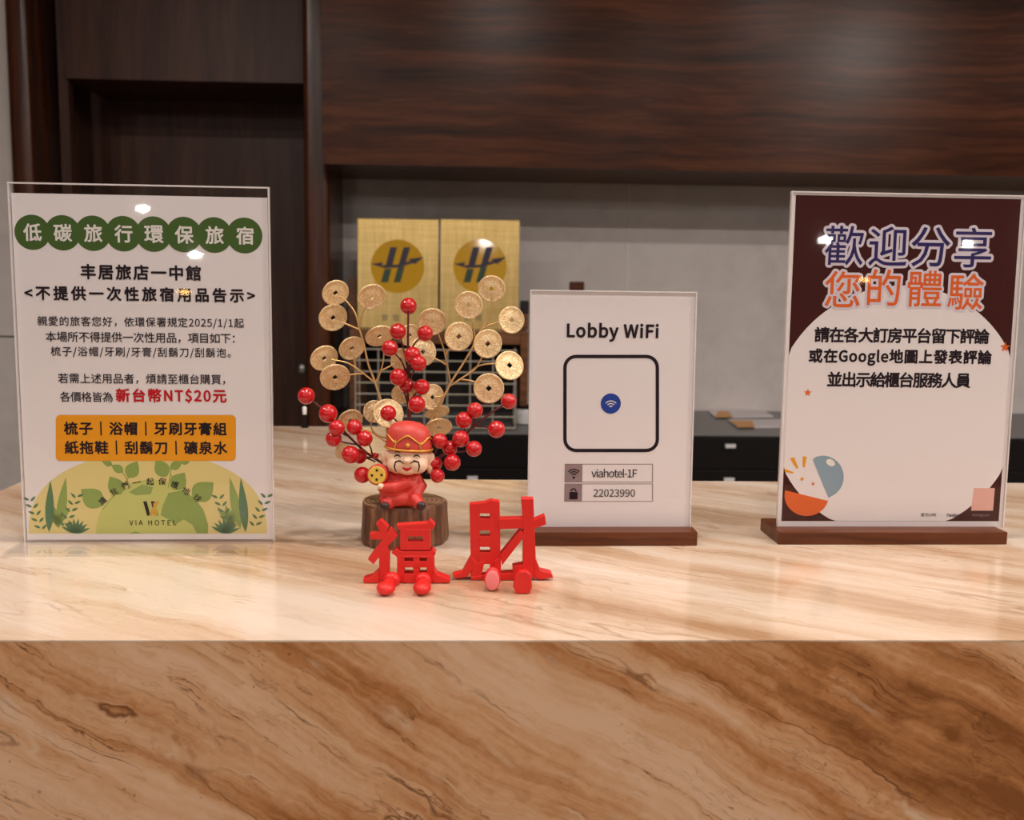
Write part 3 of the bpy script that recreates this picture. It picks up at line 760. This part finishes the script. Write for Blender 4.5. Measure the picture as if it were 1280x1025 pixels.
for nm, stems, berries in [
    ('top', [[(600, 1040), (597, 800), (590, 640), (590, 470), (592, 330), (593, 235)], [(590, 520), (565, 400), (548, 345)], [(590, 450), (630, 385), (670, 350)], [(590, 560), (560, 480), (510, 425)], [(592, 560), (605, 500), (612, 460)],
             [(592, 600), (620, 530), (640, 500)], [(592, 700), (570, 620), (548, 570)], [(594, 720), (590, 660), (587, 610)], [(594, 700), (620, 650), (655, 615)], [(596, 770), (610, 730), (630, 700)], [(600, 860), (560, 800), (500, 742)]],
     [(594, 208, 41, .888), (542, 333, 40, .885), (676, 343, 39, .886), (502, 415, 40, .882), (614, 450, 42, .88), (644, 490, 40, .877), (545, 558, 44, .88), (586, 600, 38, .888), (660, 607, 40, .88), (635, 692, 43, .876), (494, 736, 40, .876)]),
    ('left', [[(590, 1050), (500, 1000), (400, 940), (300, 850), (200, 740), (95, 655)], [(300, 850), (255, 830), (240, 815)], [(340, 890), (280, 880), (235, 862)], [(360, 910), (345, 860), (330, 810)], [(420, 955), (405, 900), (380, 865)], [(420, 955), (370, 950), (315, 942)], [(430, 975), (395, 960), (350, 950)], [(520, 1080), (440, 1070), (370, 1042)]],
     [(90, 650, 42, .88), (198, 737, 46, .876), (240, 808, 40, .87), (225, 862, 40, .874), (328, 805, 39, .875), (378, 860, 40, .87), (308, 940, 45, .868), (352, 948, 38, .877), (366, 1040, 41, .868), (432, 945, 16, .876)]),
    ('right', [[(610, 1060), (740, 960), (830, 880), (920, 800), (1000, 735), (1085, 680)], [(880, 840), (920, 780), (922, 725)], [(870, 840), (870, 800), (868, 775)], [(930, 800), (980, 805), (1025, 815)], [(800, 905), (830, 880), (850, 865)], [(800, 930), (860, 925), (915, 912)], [(760, 940), (780, 920), (798, 912)], [(740, 975), (780, 985), (810, 980)], [(700, 990), (730, 920), (748, 875)], [(690, 1000), (710, 990), (722, 985)], [(680, 1030), (710, 1040), (735, 1044)]],
     [(1088, 677, 39, .88), (922, 722, 40, .876), (867, 770, 42, .875), (1028, 815, 43, .872), (852, 862, 42, .87), (917, 911, 40, .866), (798, 908, 38, .874), (810, 978, 42, .866), (748, 872, 38, .868), (724, 985, 36, .872), (737, 1044, 36, .864)])]:
    b = MB()
    for i, s_ in enumerate(stems): path(s_, .893 if i == 0 else .887, .882, .0014 if i == 0 else .0008, .0008 if i == 0 else .0006, b)
    sp = tag(obj('berry_sprig', b, M_stem, T, 60), 'dark red twig with glossy red berries')
    for x, y, r_, d in berries:
        pos = P(*S3(x, y), d); q = Matrix.Rotation(random.uniform(0, 6), 3, 'Z').to_quaternion()
        place(BM, 'berry', sp, pos, q, r_ / 3.944 * d / F)

# ------------------------------------------------------------------ seated figurine
FD = .868; UPX = FD / F
fo = Vector((P(507, 600, FD).x, FD, TOP + LH + .0002))
G = thing('resin_figurine', fo, 'small red-robed resin figurine in a red hat sitting on the log', 'figurine')
# local units: photo pixels, x right, y away, z up, from the seat at (507, 634)
def V(x, y, z): return fo + Vector((x, y, z)) * UPX
def remesh(name, mb, material, parent, voxel, smooth=6):
    o = bpy.data.objects.new('tmp', meshof('tmp', mb, ORG[parent.name], material)); COL.objects.link(o)
    r_ = o.modifiers.new('r', 'REMESH'); r_.mode = 'VOXEL'; r_.voxel_size = voxel; r_.use_smooth_shade = True
    sm = o.modifiers.new('s', 'SMOOTH'); sm.factor = .5; sm.iterations = smooth
    bpy.context.view_layer.update()
    me = bpy.data.meshes.new_from_object(o.evaluated_get(bpy.context.evaluated_depsgraph_get())); bpy.data.objects.remove(o)
    me.name = name
    if not me.materials: me.materials.append(material)
    for p in me.polygons: p.use_smooth = True
    n_ = bpy.data.objects.new(name, me); COL.objects.link(n_); n_.parent = parent; ORG[n_.name] = ORG[parent.name]; return n_
def E(mb, c, r, rot=None): mb.ball(V(*c), tuple(q * UPX for q in r), 24, 16, rot)
def cap(mb, pts, rads): 
    q = [V(*p) for p in pts]; mb.tube(q, [r * UPX for r in rads], 14)
    mb.ball(q[0], rads[0] * UPX, 14, 10); mb.ball(q[-1], rads[-1] * UPX, 14, 10)
b = MB()
E(b, (0, 2, 22), (23, 18, 24)); E(b, (-8, -1, 11.5), (26, 22, 11.5)); E(b, (-2, 1, 36), (20, 15, 10)); E(b, (-14, -4, 20), (19, 18, 16))
cap(b, [(-8, -4, 36), (2, -14, 30), (-14, -20, 27), (-28, -19, 27)], [9, 8, 7.5, 6])      # arm across the front
cap(b, [(-16, 0, 36), (-26, -6, 38), (-30, -12, 42)], [9, 8, 7])                            # arm under the coin
cap(b, [(12, 2, 36), (20, -4, 26), (14, -12, 18)], [8, 8, 7])                               # other arm
cap(b, [(2, -6, 10), (14, -17, 12), (19, -24, 7)], [10, 9, 7.2])                              # leg
cap(b, [(-16, -8, 9), (-22, -18, 7)], [10, 8])
bd = remesh('robe', b, M_robe, G, .0008, 5)
b = MB()
E(b, (3, 0, 62), (27, 22, 21)); E(b, (-9, -8, 55), (14, 14, 12)); E(b, (15, -8, 55), (14, 14, 12)); E(b, (3, -9, 49), (13, 12, 7.5))
E(b, (-25, 2, 62), (7, 4, 10)); E(b, (31, 2, 60), (6, 4, 10)); E(b, (-25, 1, 52), (4, 4, 6)); E(b, (31, 1, 48), (4, 4, 7))
E(b, (3, -22.5, 62), (4.6, 4.5, 4)); E(b, (3, 0, 44), (10, 9, 8))
hd = tag(remesh('head', b, M_skin, G, .0007, 3), 'smiling pale face with big ears')
def face_y(x, z):                              # front surface of the face at x, z
    best = -20
    for cx, cy, cz, rx, ry, rz in ((3, 0, 62, 27, 22, 21), (-9, -8, 55, 14, 14, 12), (15, -8, 55, 14, 14, 12), (3, -9, 49, 13, 12, 7.5)):
        k = 1 - ((x - cx) / rx) ** 2 - ((z - cz) / rz) ** 2
        if k > 0: best = min(best, cy - ry * math.sqrt(k))
    return best
def stroke(mb, pts, r):
    mb.tube([V(x, face_y(x, z) + .1, z) for x, z in pts], [q * UPX for q in r], 6)
b = MB()
for sx in (-1, 1):
    c = 3 + sx * 12.0 - (1 if sx < 0 else -1) * 0
    stroke(b, [(c - 4, 66), (c - 2, 68), (c, 68.6), (c + 2, 68), (c + 4, 66)], [.5, .8, .9, .8, .5])
    stroke(b, [(c - 3.4, 71.5), (c, 73.4), (c + 3.4, 71.8)], [.4, .8, .4])
    stroke(b, [(3 + sx * 3.5, 58), (3 + sx * 9, 61.5), (3 + sx * 14, 60), (3 + sx * 15.5, 55), (3 + sx * 14.5, 50), (3 + sx * 13.3, 47)], [.5, 1.0, 1.1, 1, .8, .4])
tag(obj('moustache_and_eyes', b, M_ink, hd, 60), 'black painted eyes, brows and curling moustache')
b = MB(); stroke(b, [(-2.5, 52.8), (0, 51), (3, 50.2), (6, 51), (8.5, 52.8)], [.6, 1.5, 2.1, 1.5, .6]); tag(obj('mouth', b, M_red, hd, 60), 'open red smile')
# hat
b = MB()
prof = [(28.2, 72.5), (29.6, 74), (29.2, 80), (27.8, 86), (27.5, 90), (26, 97), (22, 102.5), (15, 106.5), (7, 108.2), (.5, 108.6)]
n = 36; vs = []; fs = []
for r_, z in prof:
    for k in range(n):
        q = 2 * math.pi * k / n; vs.append(V(4 + r_ * math.cos(q), 1 + r_ * .84 * math.sin(q), z - .06 * r_ * math.cos(q)))
for i in range(len(prof) - 1):
    for k in range(n): fs.append((i * n + k, i * n + (k + 1) % n, (i + 1) * n + (k + 1) % n, (i + 1) * n + k))
fs += [tuple(reversed(range(n))), tuple(range((len(prof) - 1) * n, len(prof) * n))]; b.add(vs, fs)
ht = obj('hat', b, M_hat, G, 60)
b = MB()
def hatpt(a, z, r_): return V(4 + r_ * math.cos(a), 1 + r_ * .84 * math.sin(a), z - .06 * r_ * math.cos(a))
b.tube([hatpt(2 * math.pi * k / 48, 74.5, 29.8) for k in range(49)], 1.4 * UPX, 8)
wave = []
for k in range(41):
    a = R(190 + 160 * k / 40); t = (k / 40 - .5) * 2
    z = 88 + 5 * math.exp(-(t / .16) ** 2) - 5 * math.exp(-((abs(t) - .42) / .16) ** 2) + 3 * math.exp(-((abs(t) - .8) / .14) ** 2)
    wave.append(hatpt(a, z, 28.7))
b.tube(wave, 1.1 * UPX, 8)
for a in (235, 305): b.tube([hatpt(R(a), 75, 29.8), hatpt(R(a + (5 if a < 270 else -5)), 81, 29.4), hatpt(R(a), 86, 28.4)], 1.0 * UPX, 8)
b.ball(hatpt(R(270), 81, 29.2), 3.2 * UPX, 14, 8)
tag(obj('hat_trim', b, M_gpaint, ht, 60), 'gold painted hat trim')
# coin held at the shoulder
b = MB(); cc = V(-34, -18, 43); ax = Vector((-.12, -1, .08)).normalized()
qz = ax.to_track_quat('Z', 'Y').to_matrix()
def disc(mb, r_, z0, z1):
    o_ = MB().lathe((0, 0, 0), [(r_ * .93, z0), (r_, z0 + .3), (r_, z1 - .8), (r_ * .93, z1)], 32); mb.add([cc + qz @ (v * UPX) for v in o_.v], o_.f)
disc(b, 13, -12, 2); cn = tag(obj('held_coin', b, M_robe, G, 40), 'thick red disc with a yellow face')
b = MB(); disc(b, 11.2, 2.01, 3.0); cf = obj('coin_face', b, M_ypaint, cn, 40)
b = MB()
for x, y in ((0, 6), (6, .5), (0, -5.5), (-6, -.5)):
    o_ = MB().box((x, y, 3.2), (2.8, 2.8, .7)); b.add([cc + qz @ (v * UPX) for v in o_.v], o_.f)
obj('coin_marks', b, M_shoe, cn)
b = MB(); E(b, (21, -28.5, 6), (6, 5, 6)); tag(obj('shoe', b, M_shoe, G, 180), 'dark shoe'); b = MB(); E(b, (-24, -25, 5), (6, 5, 5)); tag(obj('shoe', b, M_shoe, G, 180), 'dark shoe')
b = MB(); E(b, (-29, -22, 29), (4.5, 3.5, 4)); tag(obj('hand', b, M_skin, G, 180), 'small pale hand')

# ------------------------------------------------------------------ the two red standing characters
def S4(x, y): return 430 + x / 4.1, 510 + y / 4.1
def glyph(name, label, d, thick, polys, org):
    t = thing(name, org, label, 'ornament')
    b = MB()
    for i, q in enumerate(polys): b.prism([P(*S4(*p), d) + Vector((0, -.00012 * i, 0)) for p in q], Vector((0, thick + .00024 * i, 0)))
    low = min(v.z for v in b.v)
    for v in b.v:
        if v.z < TOP + .0003: v.z = TOP + .0003
    obj('character', b, M_redpla, t, bevel=.0004)
    return t
def rect(x0, y0, x1, y1): return [(x0, y0), (x1, y0), (x1, y1), (x0, y1)]
d1 = PZ(*S4(320, 897), 0).y
fu = glyph('red_fortune_character', 'red standing fortune character on round feet in front of the log', d1, .008, [
    [(163, 595), (188, 573), (228, 610), (216, 642), (190, 642)],
    [(132, 642), (214, 642), (238, 618), (277, 655), (240, 692), (150, 802), (122, 776), (198, 674), (134, 674)],
    [(180, 735), (215, 705), (234, 735), (230, 898), (178, 898)],
    [(268, 600), (428, 590), (440, 573), (468, 600), (455, 622), (275, 622)],
    rect(288, 620, 328, 728), rect(405, 620, 443, 728), rect(320, 620, 410, 658), rect(320, 684, 410, 728),
    [(243, 742), (266, 718), (292, 733), (440, 733), (452, 722), (472, 742), (462, 762), (275, 765)],
    rect(272, 755, 310, 898), rect(355, 755, 388, 898), [(425, 755), (462, 755), (464, 898), (423, 898)],
    rect(305, 755, 430, 766), rect(305, 783, 430, 815), rect(305, 847, 430, 898),
    [(178, 830), (182, 895), (104, 895), (98, 878), (145, 862)], [(458, 815), (478, 852), (540, 876), (544, 892), (468, 897), (450, 880)],
], Vector((P(507, 700, d1).x, d1, TOP)))
def foot(parent, x, y, rx, ry, d, material=M_redpla, deep=.006, name='foot', kx=None, ky=None):
    b = MB(); c = P(*S4(x, y), d); s_ = d / F / 4.1
    rz = ry * s_; c.z = TOP + .0002 + rz
    b.ball(c, (rx * s_, deep, rz), 24, 16)
    if kx is not None:
        k = P(*S4(kx, ky), d1 - .004); b.ball(k, .0065, 18, 12); b.tube([k, (k + c) / 2, c], .0045, 10)
    return obj(name, b, material, parent, 180)
fd = PZ(*S4(215, 972), 0).y
foot(fu, 215, 935, 50, 36, fd + .007, deep=.0085, kx=245, ky=882); foot(fu, 400, 930, 48, 35, fd + .008, deep=.0085, kx=405, ky=885)
d2 = PZ(*S4(760, 882), 0).y
ca = glyph('red_wealth_character', 'taller red standing wealth character with upright soles beside the wifi sign', d2, .008, [
    [(643, 492), (697, 488), (697, 850), (650, 850)], [(748, 474), (798, 480), (804, 830), (748, 850)],
    [(690, 488), (720, 485), (757, 472), (770, 475), (770, 541), (690, 541)], rect(690, 566, 755, 628), rect(690, 657, 755, 712), rect(690, 740, 760, 800),
    [(650, 762), (680, 790), (634, 864), (576, 874), (555, 856), (606, 842)], [(668, 800), (722, 780), (704, 862), (650, 878), (648, 858)],
    [(770, 780), (804, 765), (806, 880), (770, 880)],
    [(792, 568), (915, 565), (975, 574), (1030, 550), (1036, 596), (985, 614), (792, 620)],
    [(908, 465), (971, 465), (975, 600), (988, 872), (915, 872), (919, 600)],
    [(905, 622), (930, 650), (810, 805), (800, 752)],
    [(650, 862), (880, 842), (880, 880), (650, 884)], [(864, 812), (922, 800), (922, 876), (866, 862)],
    [(980, 768), (1006, 834), (1062, 846), (1072, 866), (1000, 878), (972, 850)],
], Vector((P(626, 700, d2).x, d2, TOP)))
fd = PZ(*S4(760, 942), 0).y
foot(ca, 760, 880, 44, 62, fd + .004, deep=.004); 
b = MB(); c = P(*S4(760, 880), fd - .0008); s_ = c.y / F / 4.1; c.z = TOP + .0002 + 62 * s_
b.ball(c, (38 * s_, .0012, 54 * s_), 24, 16); tag(obj('sole', b, M_pinkin, ca, 180), 'pinkish oval sole')
b = MB(); fd2 = PZ(*S4(915, 955), 0).y; pts = [(876, 870), (900, 838), (935, 838), (960, 860), (964, 920), (950, 955), (884, 955), (868, 920)]
b.prism([P(*S4(*p), fd2) for p in pts], Vector((0, .007, 0)))
for v in b.v: v.z = max(v.z, TOP + .0002)
obj('foot', b, M_redpla, ca, bevel=.0008)
b = MB(); b.tube([P(*S4(760, 870), fd + .002), P(*S4(765, 862), d2 + .004)], .0045, 10).tube([P(*S4(915, 880), fd2 + .004), P(*S4(918, 860), d2 + .004)], .0045, 10)
obj('legs', b, M_redpla, ca, 60)

# ------------------------------------------------------------------ behind the counter: worktop, drawer units
WT = .85; CF = 2.96
hx = [P(x, 557, CF).x for x in (270, 591, 912, 1233)]; pitch = (hx[3] - hx[0]) / 3
for i, (x, where) in enumerate(zip(hx, ('hidden behind the left of the post', 'below the wire rack', 'between the wifi sign and the review sign', 'at the far right'))):
    if i == 0: continue
    x0, x1 = x - pitch / 2 + .002, x + pitch / 2 - .002
    t = thing('drawer_unit', (x, CF + .25, 0), 'black drawer unit under the grey worktop, ' + ('the one ' if i != 2 else '') + where, 'cabinet', 'black drawer units')
    obj('carcass', MB().span((x0, CF + .018, .02), (x1, BACK - .01, WT - .010)), M_black, t)
    zs = WT - .012
    for k in range(4):
        h_ = .094; z1 = zs - k * .0975; z0 = z1 - h_
        dw = obj('drawer', MB().span((x0 + .002, CF, z0), (x1 - .002, CF + .017, z1)), M_black, t, bevel=.001)
        hz = P(912, 557, CF).z if k == 0 else P(912, 599, CF).z if k == 1 else z1 - .02
        b = MB().span((x - .0155, CF - .014, hz - .0055), (x + .0155, CF - .002, hz + .0055)).span((x - .014, CF - .003, hz - .004), (x - .010, CF + .001, hz + .004)).span((x + .010, CF - .003, hz - .004), (x + .014, CF + .001, hz + .004))
        tag(obj('handle', b, M_white, dw, bevel=.001), 'short pale handle')
wt = obj('worktop', MB().span((colx1 + .002, CF - .004, WT - .008), (3.2, BACK - .003, WT)), M_grey, bevel=.002, org=(1, 3.2, WT))
tag(wt, 'grey worktop along the stone wall behind the reception counter', 'worktop')
# wooden shelf holding the plaques
SF = 3.16
x0 = P(437, 450, SF).x; x1 = P(660, 450, SF).x; z0 = P(550, 430, SF).z; z1 = P(550, 413, SF).z; zt = P(440, 348, SF + .1).z
t = thing('wooden_desk_shelf', ((x0 + x1) / 2, SF + .12, WT), 'brown wooden desk shelf below the two brass plaques', 'shelf')
th = .024
obj('side_panel', MB().span((x0, SF, WT + .0005), (x0 + th, BACK - .08, z1)), M_shelf, t, bevel=.002)
obj('side_panel', MB().span((x1 - th, SF, WT + .0005), (x1, BACK - .08, z1)), M_shelf, t, bevel=.002)
obj('shelf_board', MB().span((x0 + th, SF, z0), (x1 - th, BACK - .08, z1)), M_shelf, t, bevel=.002)
tag(obj('back_panel', MB().span((x0 + th, BACK - .1, WT + .0005), (x1 - th, BACK - .09, z0)), M_dark, t), 'dark back board')
xb = P(447, 380, 3.30).x
t2 = thing('wooden_upright_board', (xb - .012, 3.33, z1), 'brown wooden board standing between the wooden post and the left brass plaque', 'board')
obj('board', MB().span((xb - .03, 3.30, z1 + .0005), (xb - .003, 3.38, zt)), M_shelf, t2, bevel=.002)
obj('board_foot', MB().span((xb - .03, 3.28, z1 + .0005), (xb - .003, 3.30, z1 + .012)), M_shelf, t2, bevel=.001)
# wire rack in front of it
WF = 3.02
x0 = P(444, 450, WF).x; x1 = P(645, 450, WF).x; zt = P(600, 437, WF).z
t = thing('wire_rack', ((x0 + x1) / 2, WF, WT), 'grey wire grid rack standing under the wooden shelf', 'rack')
b = MB(); rw = .0022
for i in range(8):
    x = x0 + (x1 - x0) * i / 7; b.tube([(x, WF, WT + .003), (x, WF, zt)], rw, 6)
for i in range(8):
    z = WT + .004 + (zt - WT - .006) * i / 7; b.tube([(x0, WF - .003, z), (x1, WF - .003, z)], rw, 6)
obj('front_grid', b, M_wire, t, 60)
for x in (x0, x1):
    b = MB()
    for k in range(4):
        z = WT + .004 + (zt - WT - .006) * k / 3; b.tube([(x, WF, z), (x, WF + .11, z)], rw, 6)
    b.tube([(x, WF + .11, WT + .0025), (x, WF + .11, zt)], rw, 6)
    obj('side_frame', b, M_wire, t, 60)
# two brass plaques
def plaque(xa, xb, ya, yb, label, logo):
    a = P(xa, yb, 3.25); c = P(xb, ya, 3.25); w_ = c.x - a.x; h_ = c.z - z1
    bs = Vector(((a.x + c.x) / 2, 3.25, z1 + .0008)); s_ = Sheet(bs, 0, .05)
    t = thing('brass_plaque', bs, label, 'plaque', 'brass plaques on the wooden shelf')
    obj('plate', s_.slab(-w_ / 2, w_ / 2, 0, h_, -.012, 0), M_brass, t, bevel=.0015)
    b = MB(); s_.ell(b, *logo, 33.5, k=6); tag(obj('yellow_disc', b, M_plyel, t), 'yellow round emblem ground')
    X = lambda x, y: (logo[0] + x, logo[1] + y)
    b = MB(); b2 = MB()
    s_.poly(b, [X(-9, -24), X(-.5, -24), X(-7, 1), X(-15.5, 1)], 10); s_.poly(b, [X(7.5, -24), X(16, -24), X(9.5, -2), X(1, -1)], 10)
    s_.poly(b2, [X(-16, 3), X(-7.5, 3), X(-12, 20), X(-21, 20)], 10); s_.poly(b2, [X(.5, 1), X(9, -.5), X(3.5, 20), X(-5, 20)], 10)
    top = [(-33, -3), (-18, -5.5), (-20, -1.5), (0, -2.2), (16, -7), (13, -9), (33, -12), (22, -3), (19, -4), (2, 1.2), (-16, 2.2)]
    s_.poly(b, [X(*p) for p in top], 11)
    tag(obj('dark_emblem', b, M_plnavy, t), 'dark slanted strokes and arrow'); tag(obj('green_emblem', b2, M_plgreen, t), 'green lower strokes')
    b = MB(); s_.text(b, '旅館', logo[0] - 20, logo[0] + 2, 397, 8, 10, .01); tag(obj('lettering', b, M_plgrey, t), 'small grey lettering')
M_plyel = mat('yellow_enamel', (.82, .47, .035), .06); M_plnavy = mat('dark_enamel', (.03, .02, .05), .3)
M_plgreen = mat('green_enamel', (.03, .075, .035), .3); M_plgrey = mat('worn_grey_paint', (.3, .25, .14), .5)
plaque(446.5, 548, 274, 413, 'brass plaque with round emblem, nearest the wooden post', (497, 333))
plaque(549.5, 650, 275, 413, 'brass plaque with round emblem, beside the wifi sign', (600, 333))
# papers and small things on the worktop
def flyer(name, pts, opts, label):
    q = [PZ(x, y, WT - TOP + .0006) for x, y in pts]; c = sum(q, Vector()) / 4
    t = thing(name, c, label, 'paper', 'flyers on the worktop')
    obj('sheet', MB().prism(q, Vector((0, 0, .004))), M_paper, t)
    q = [PZ(x, y, WT - TOP + .005) for x, y in opts]
    tag(obj('printed_end', MB().prism(q, Vector((0, 0, .0006))), M_pale_or, t), 'pale orange end')
M_pale_or = mat('pale_orange_print', (.78, .42, .16), .5, spec=.08)
flyer('paper_flyer', [(894, 522.5), (967, 521.5), (953, 513.5), (884, 513.5)], [(894.5, 522), (916, 521.5), (911, 514), (897, 514)], 'white flyer with orange end, nearest the stone wall')
flyer('paper_flyer', [(922, 535), (1030, 534), (1015, 525.5), (909, 525.5)], [(923, 534.5), (944, 534), (940, 526), (912, 526)], 'white flyer with pale orange end, partly behind the review sign')
c = PZ(656, 530, WT - TOP); 
t = thing('round_container', (c.x, c.y, WT), 'white round container with dark rim half hidden by the wifi sign', 'container')
obj('wall', MB().lathe((c.x, c.y, WT), [(.024, .0005), (.029, .004), (.031, .03), (.030, .052), (.028, .054), (.027, .05)], 28), M_white, t, 50)
tag(obj('rim', MB().lathe((c.x, c.y, WT), [(.0318, .050), (.0322, .056), (.029, .058), (.028, .055)], 28), M_black, t, 50), 'black rim')
c = P(721, 352, 3.38); 
t = thing('wooden_display_post', (c.x, 3.38, WT), 'brown wooden post whose top shows above the wifi sign', 'stand')
obj('post', MB().span((c.x - .024, 3.365, WT + .02), (c.x + .024, 3.395, c.z)), M_base, t, bevel=.004); obj('foot', MB().span((c.x - .06, 3.32, WT + .0004), (c.x + .06, 3.44, WT + .02)), M_base, t, bevel=.003)
c = P(655, 388, 3.3)
t = thing('wooden_box', (c.x + .02, 3.3, z1), 'small dark wooden box at the end of the desk shelf', 'box')
xe = P(660, 388, 3.3).x
obj('box_body', MB().span((xe - .022, 3.27, z1 + .0008), (xe, 3.36, P(655, 392, 3.3).z)), M_shelf, t, bevel=.002)
obj('lid', MB().span((xe - .023, 3.268, P(655, 392, 3.3).z), (xe + .001, 3.362, P(655, 376, 3.3).z)), M_dark, t, bevel=.002)
# thin stick on the far end of the counter
c = PZ(381, 534.5, 0)
t = thing('black_pen', c, 'thin black pen with white tip upright behind the leftmost berry', 'pen')
q = P(381, 508, c.y); k = P(381, 518, c.y)
obj('barrel', MB().lathe((c.x, c.y, 0), [(.006, TOP + .0002), (.006, TOP + .002), (.0027, TOP + .004), (.0025, k.z)], 16), M_black, t, 50)
obj('tip', MB().lathe((c.x, c.y, 0), [(.0030, k.z), (.0034, k.z + .004), (.0034, q.z - .002), (.002, q.z)], 16), M_white, t, 50)
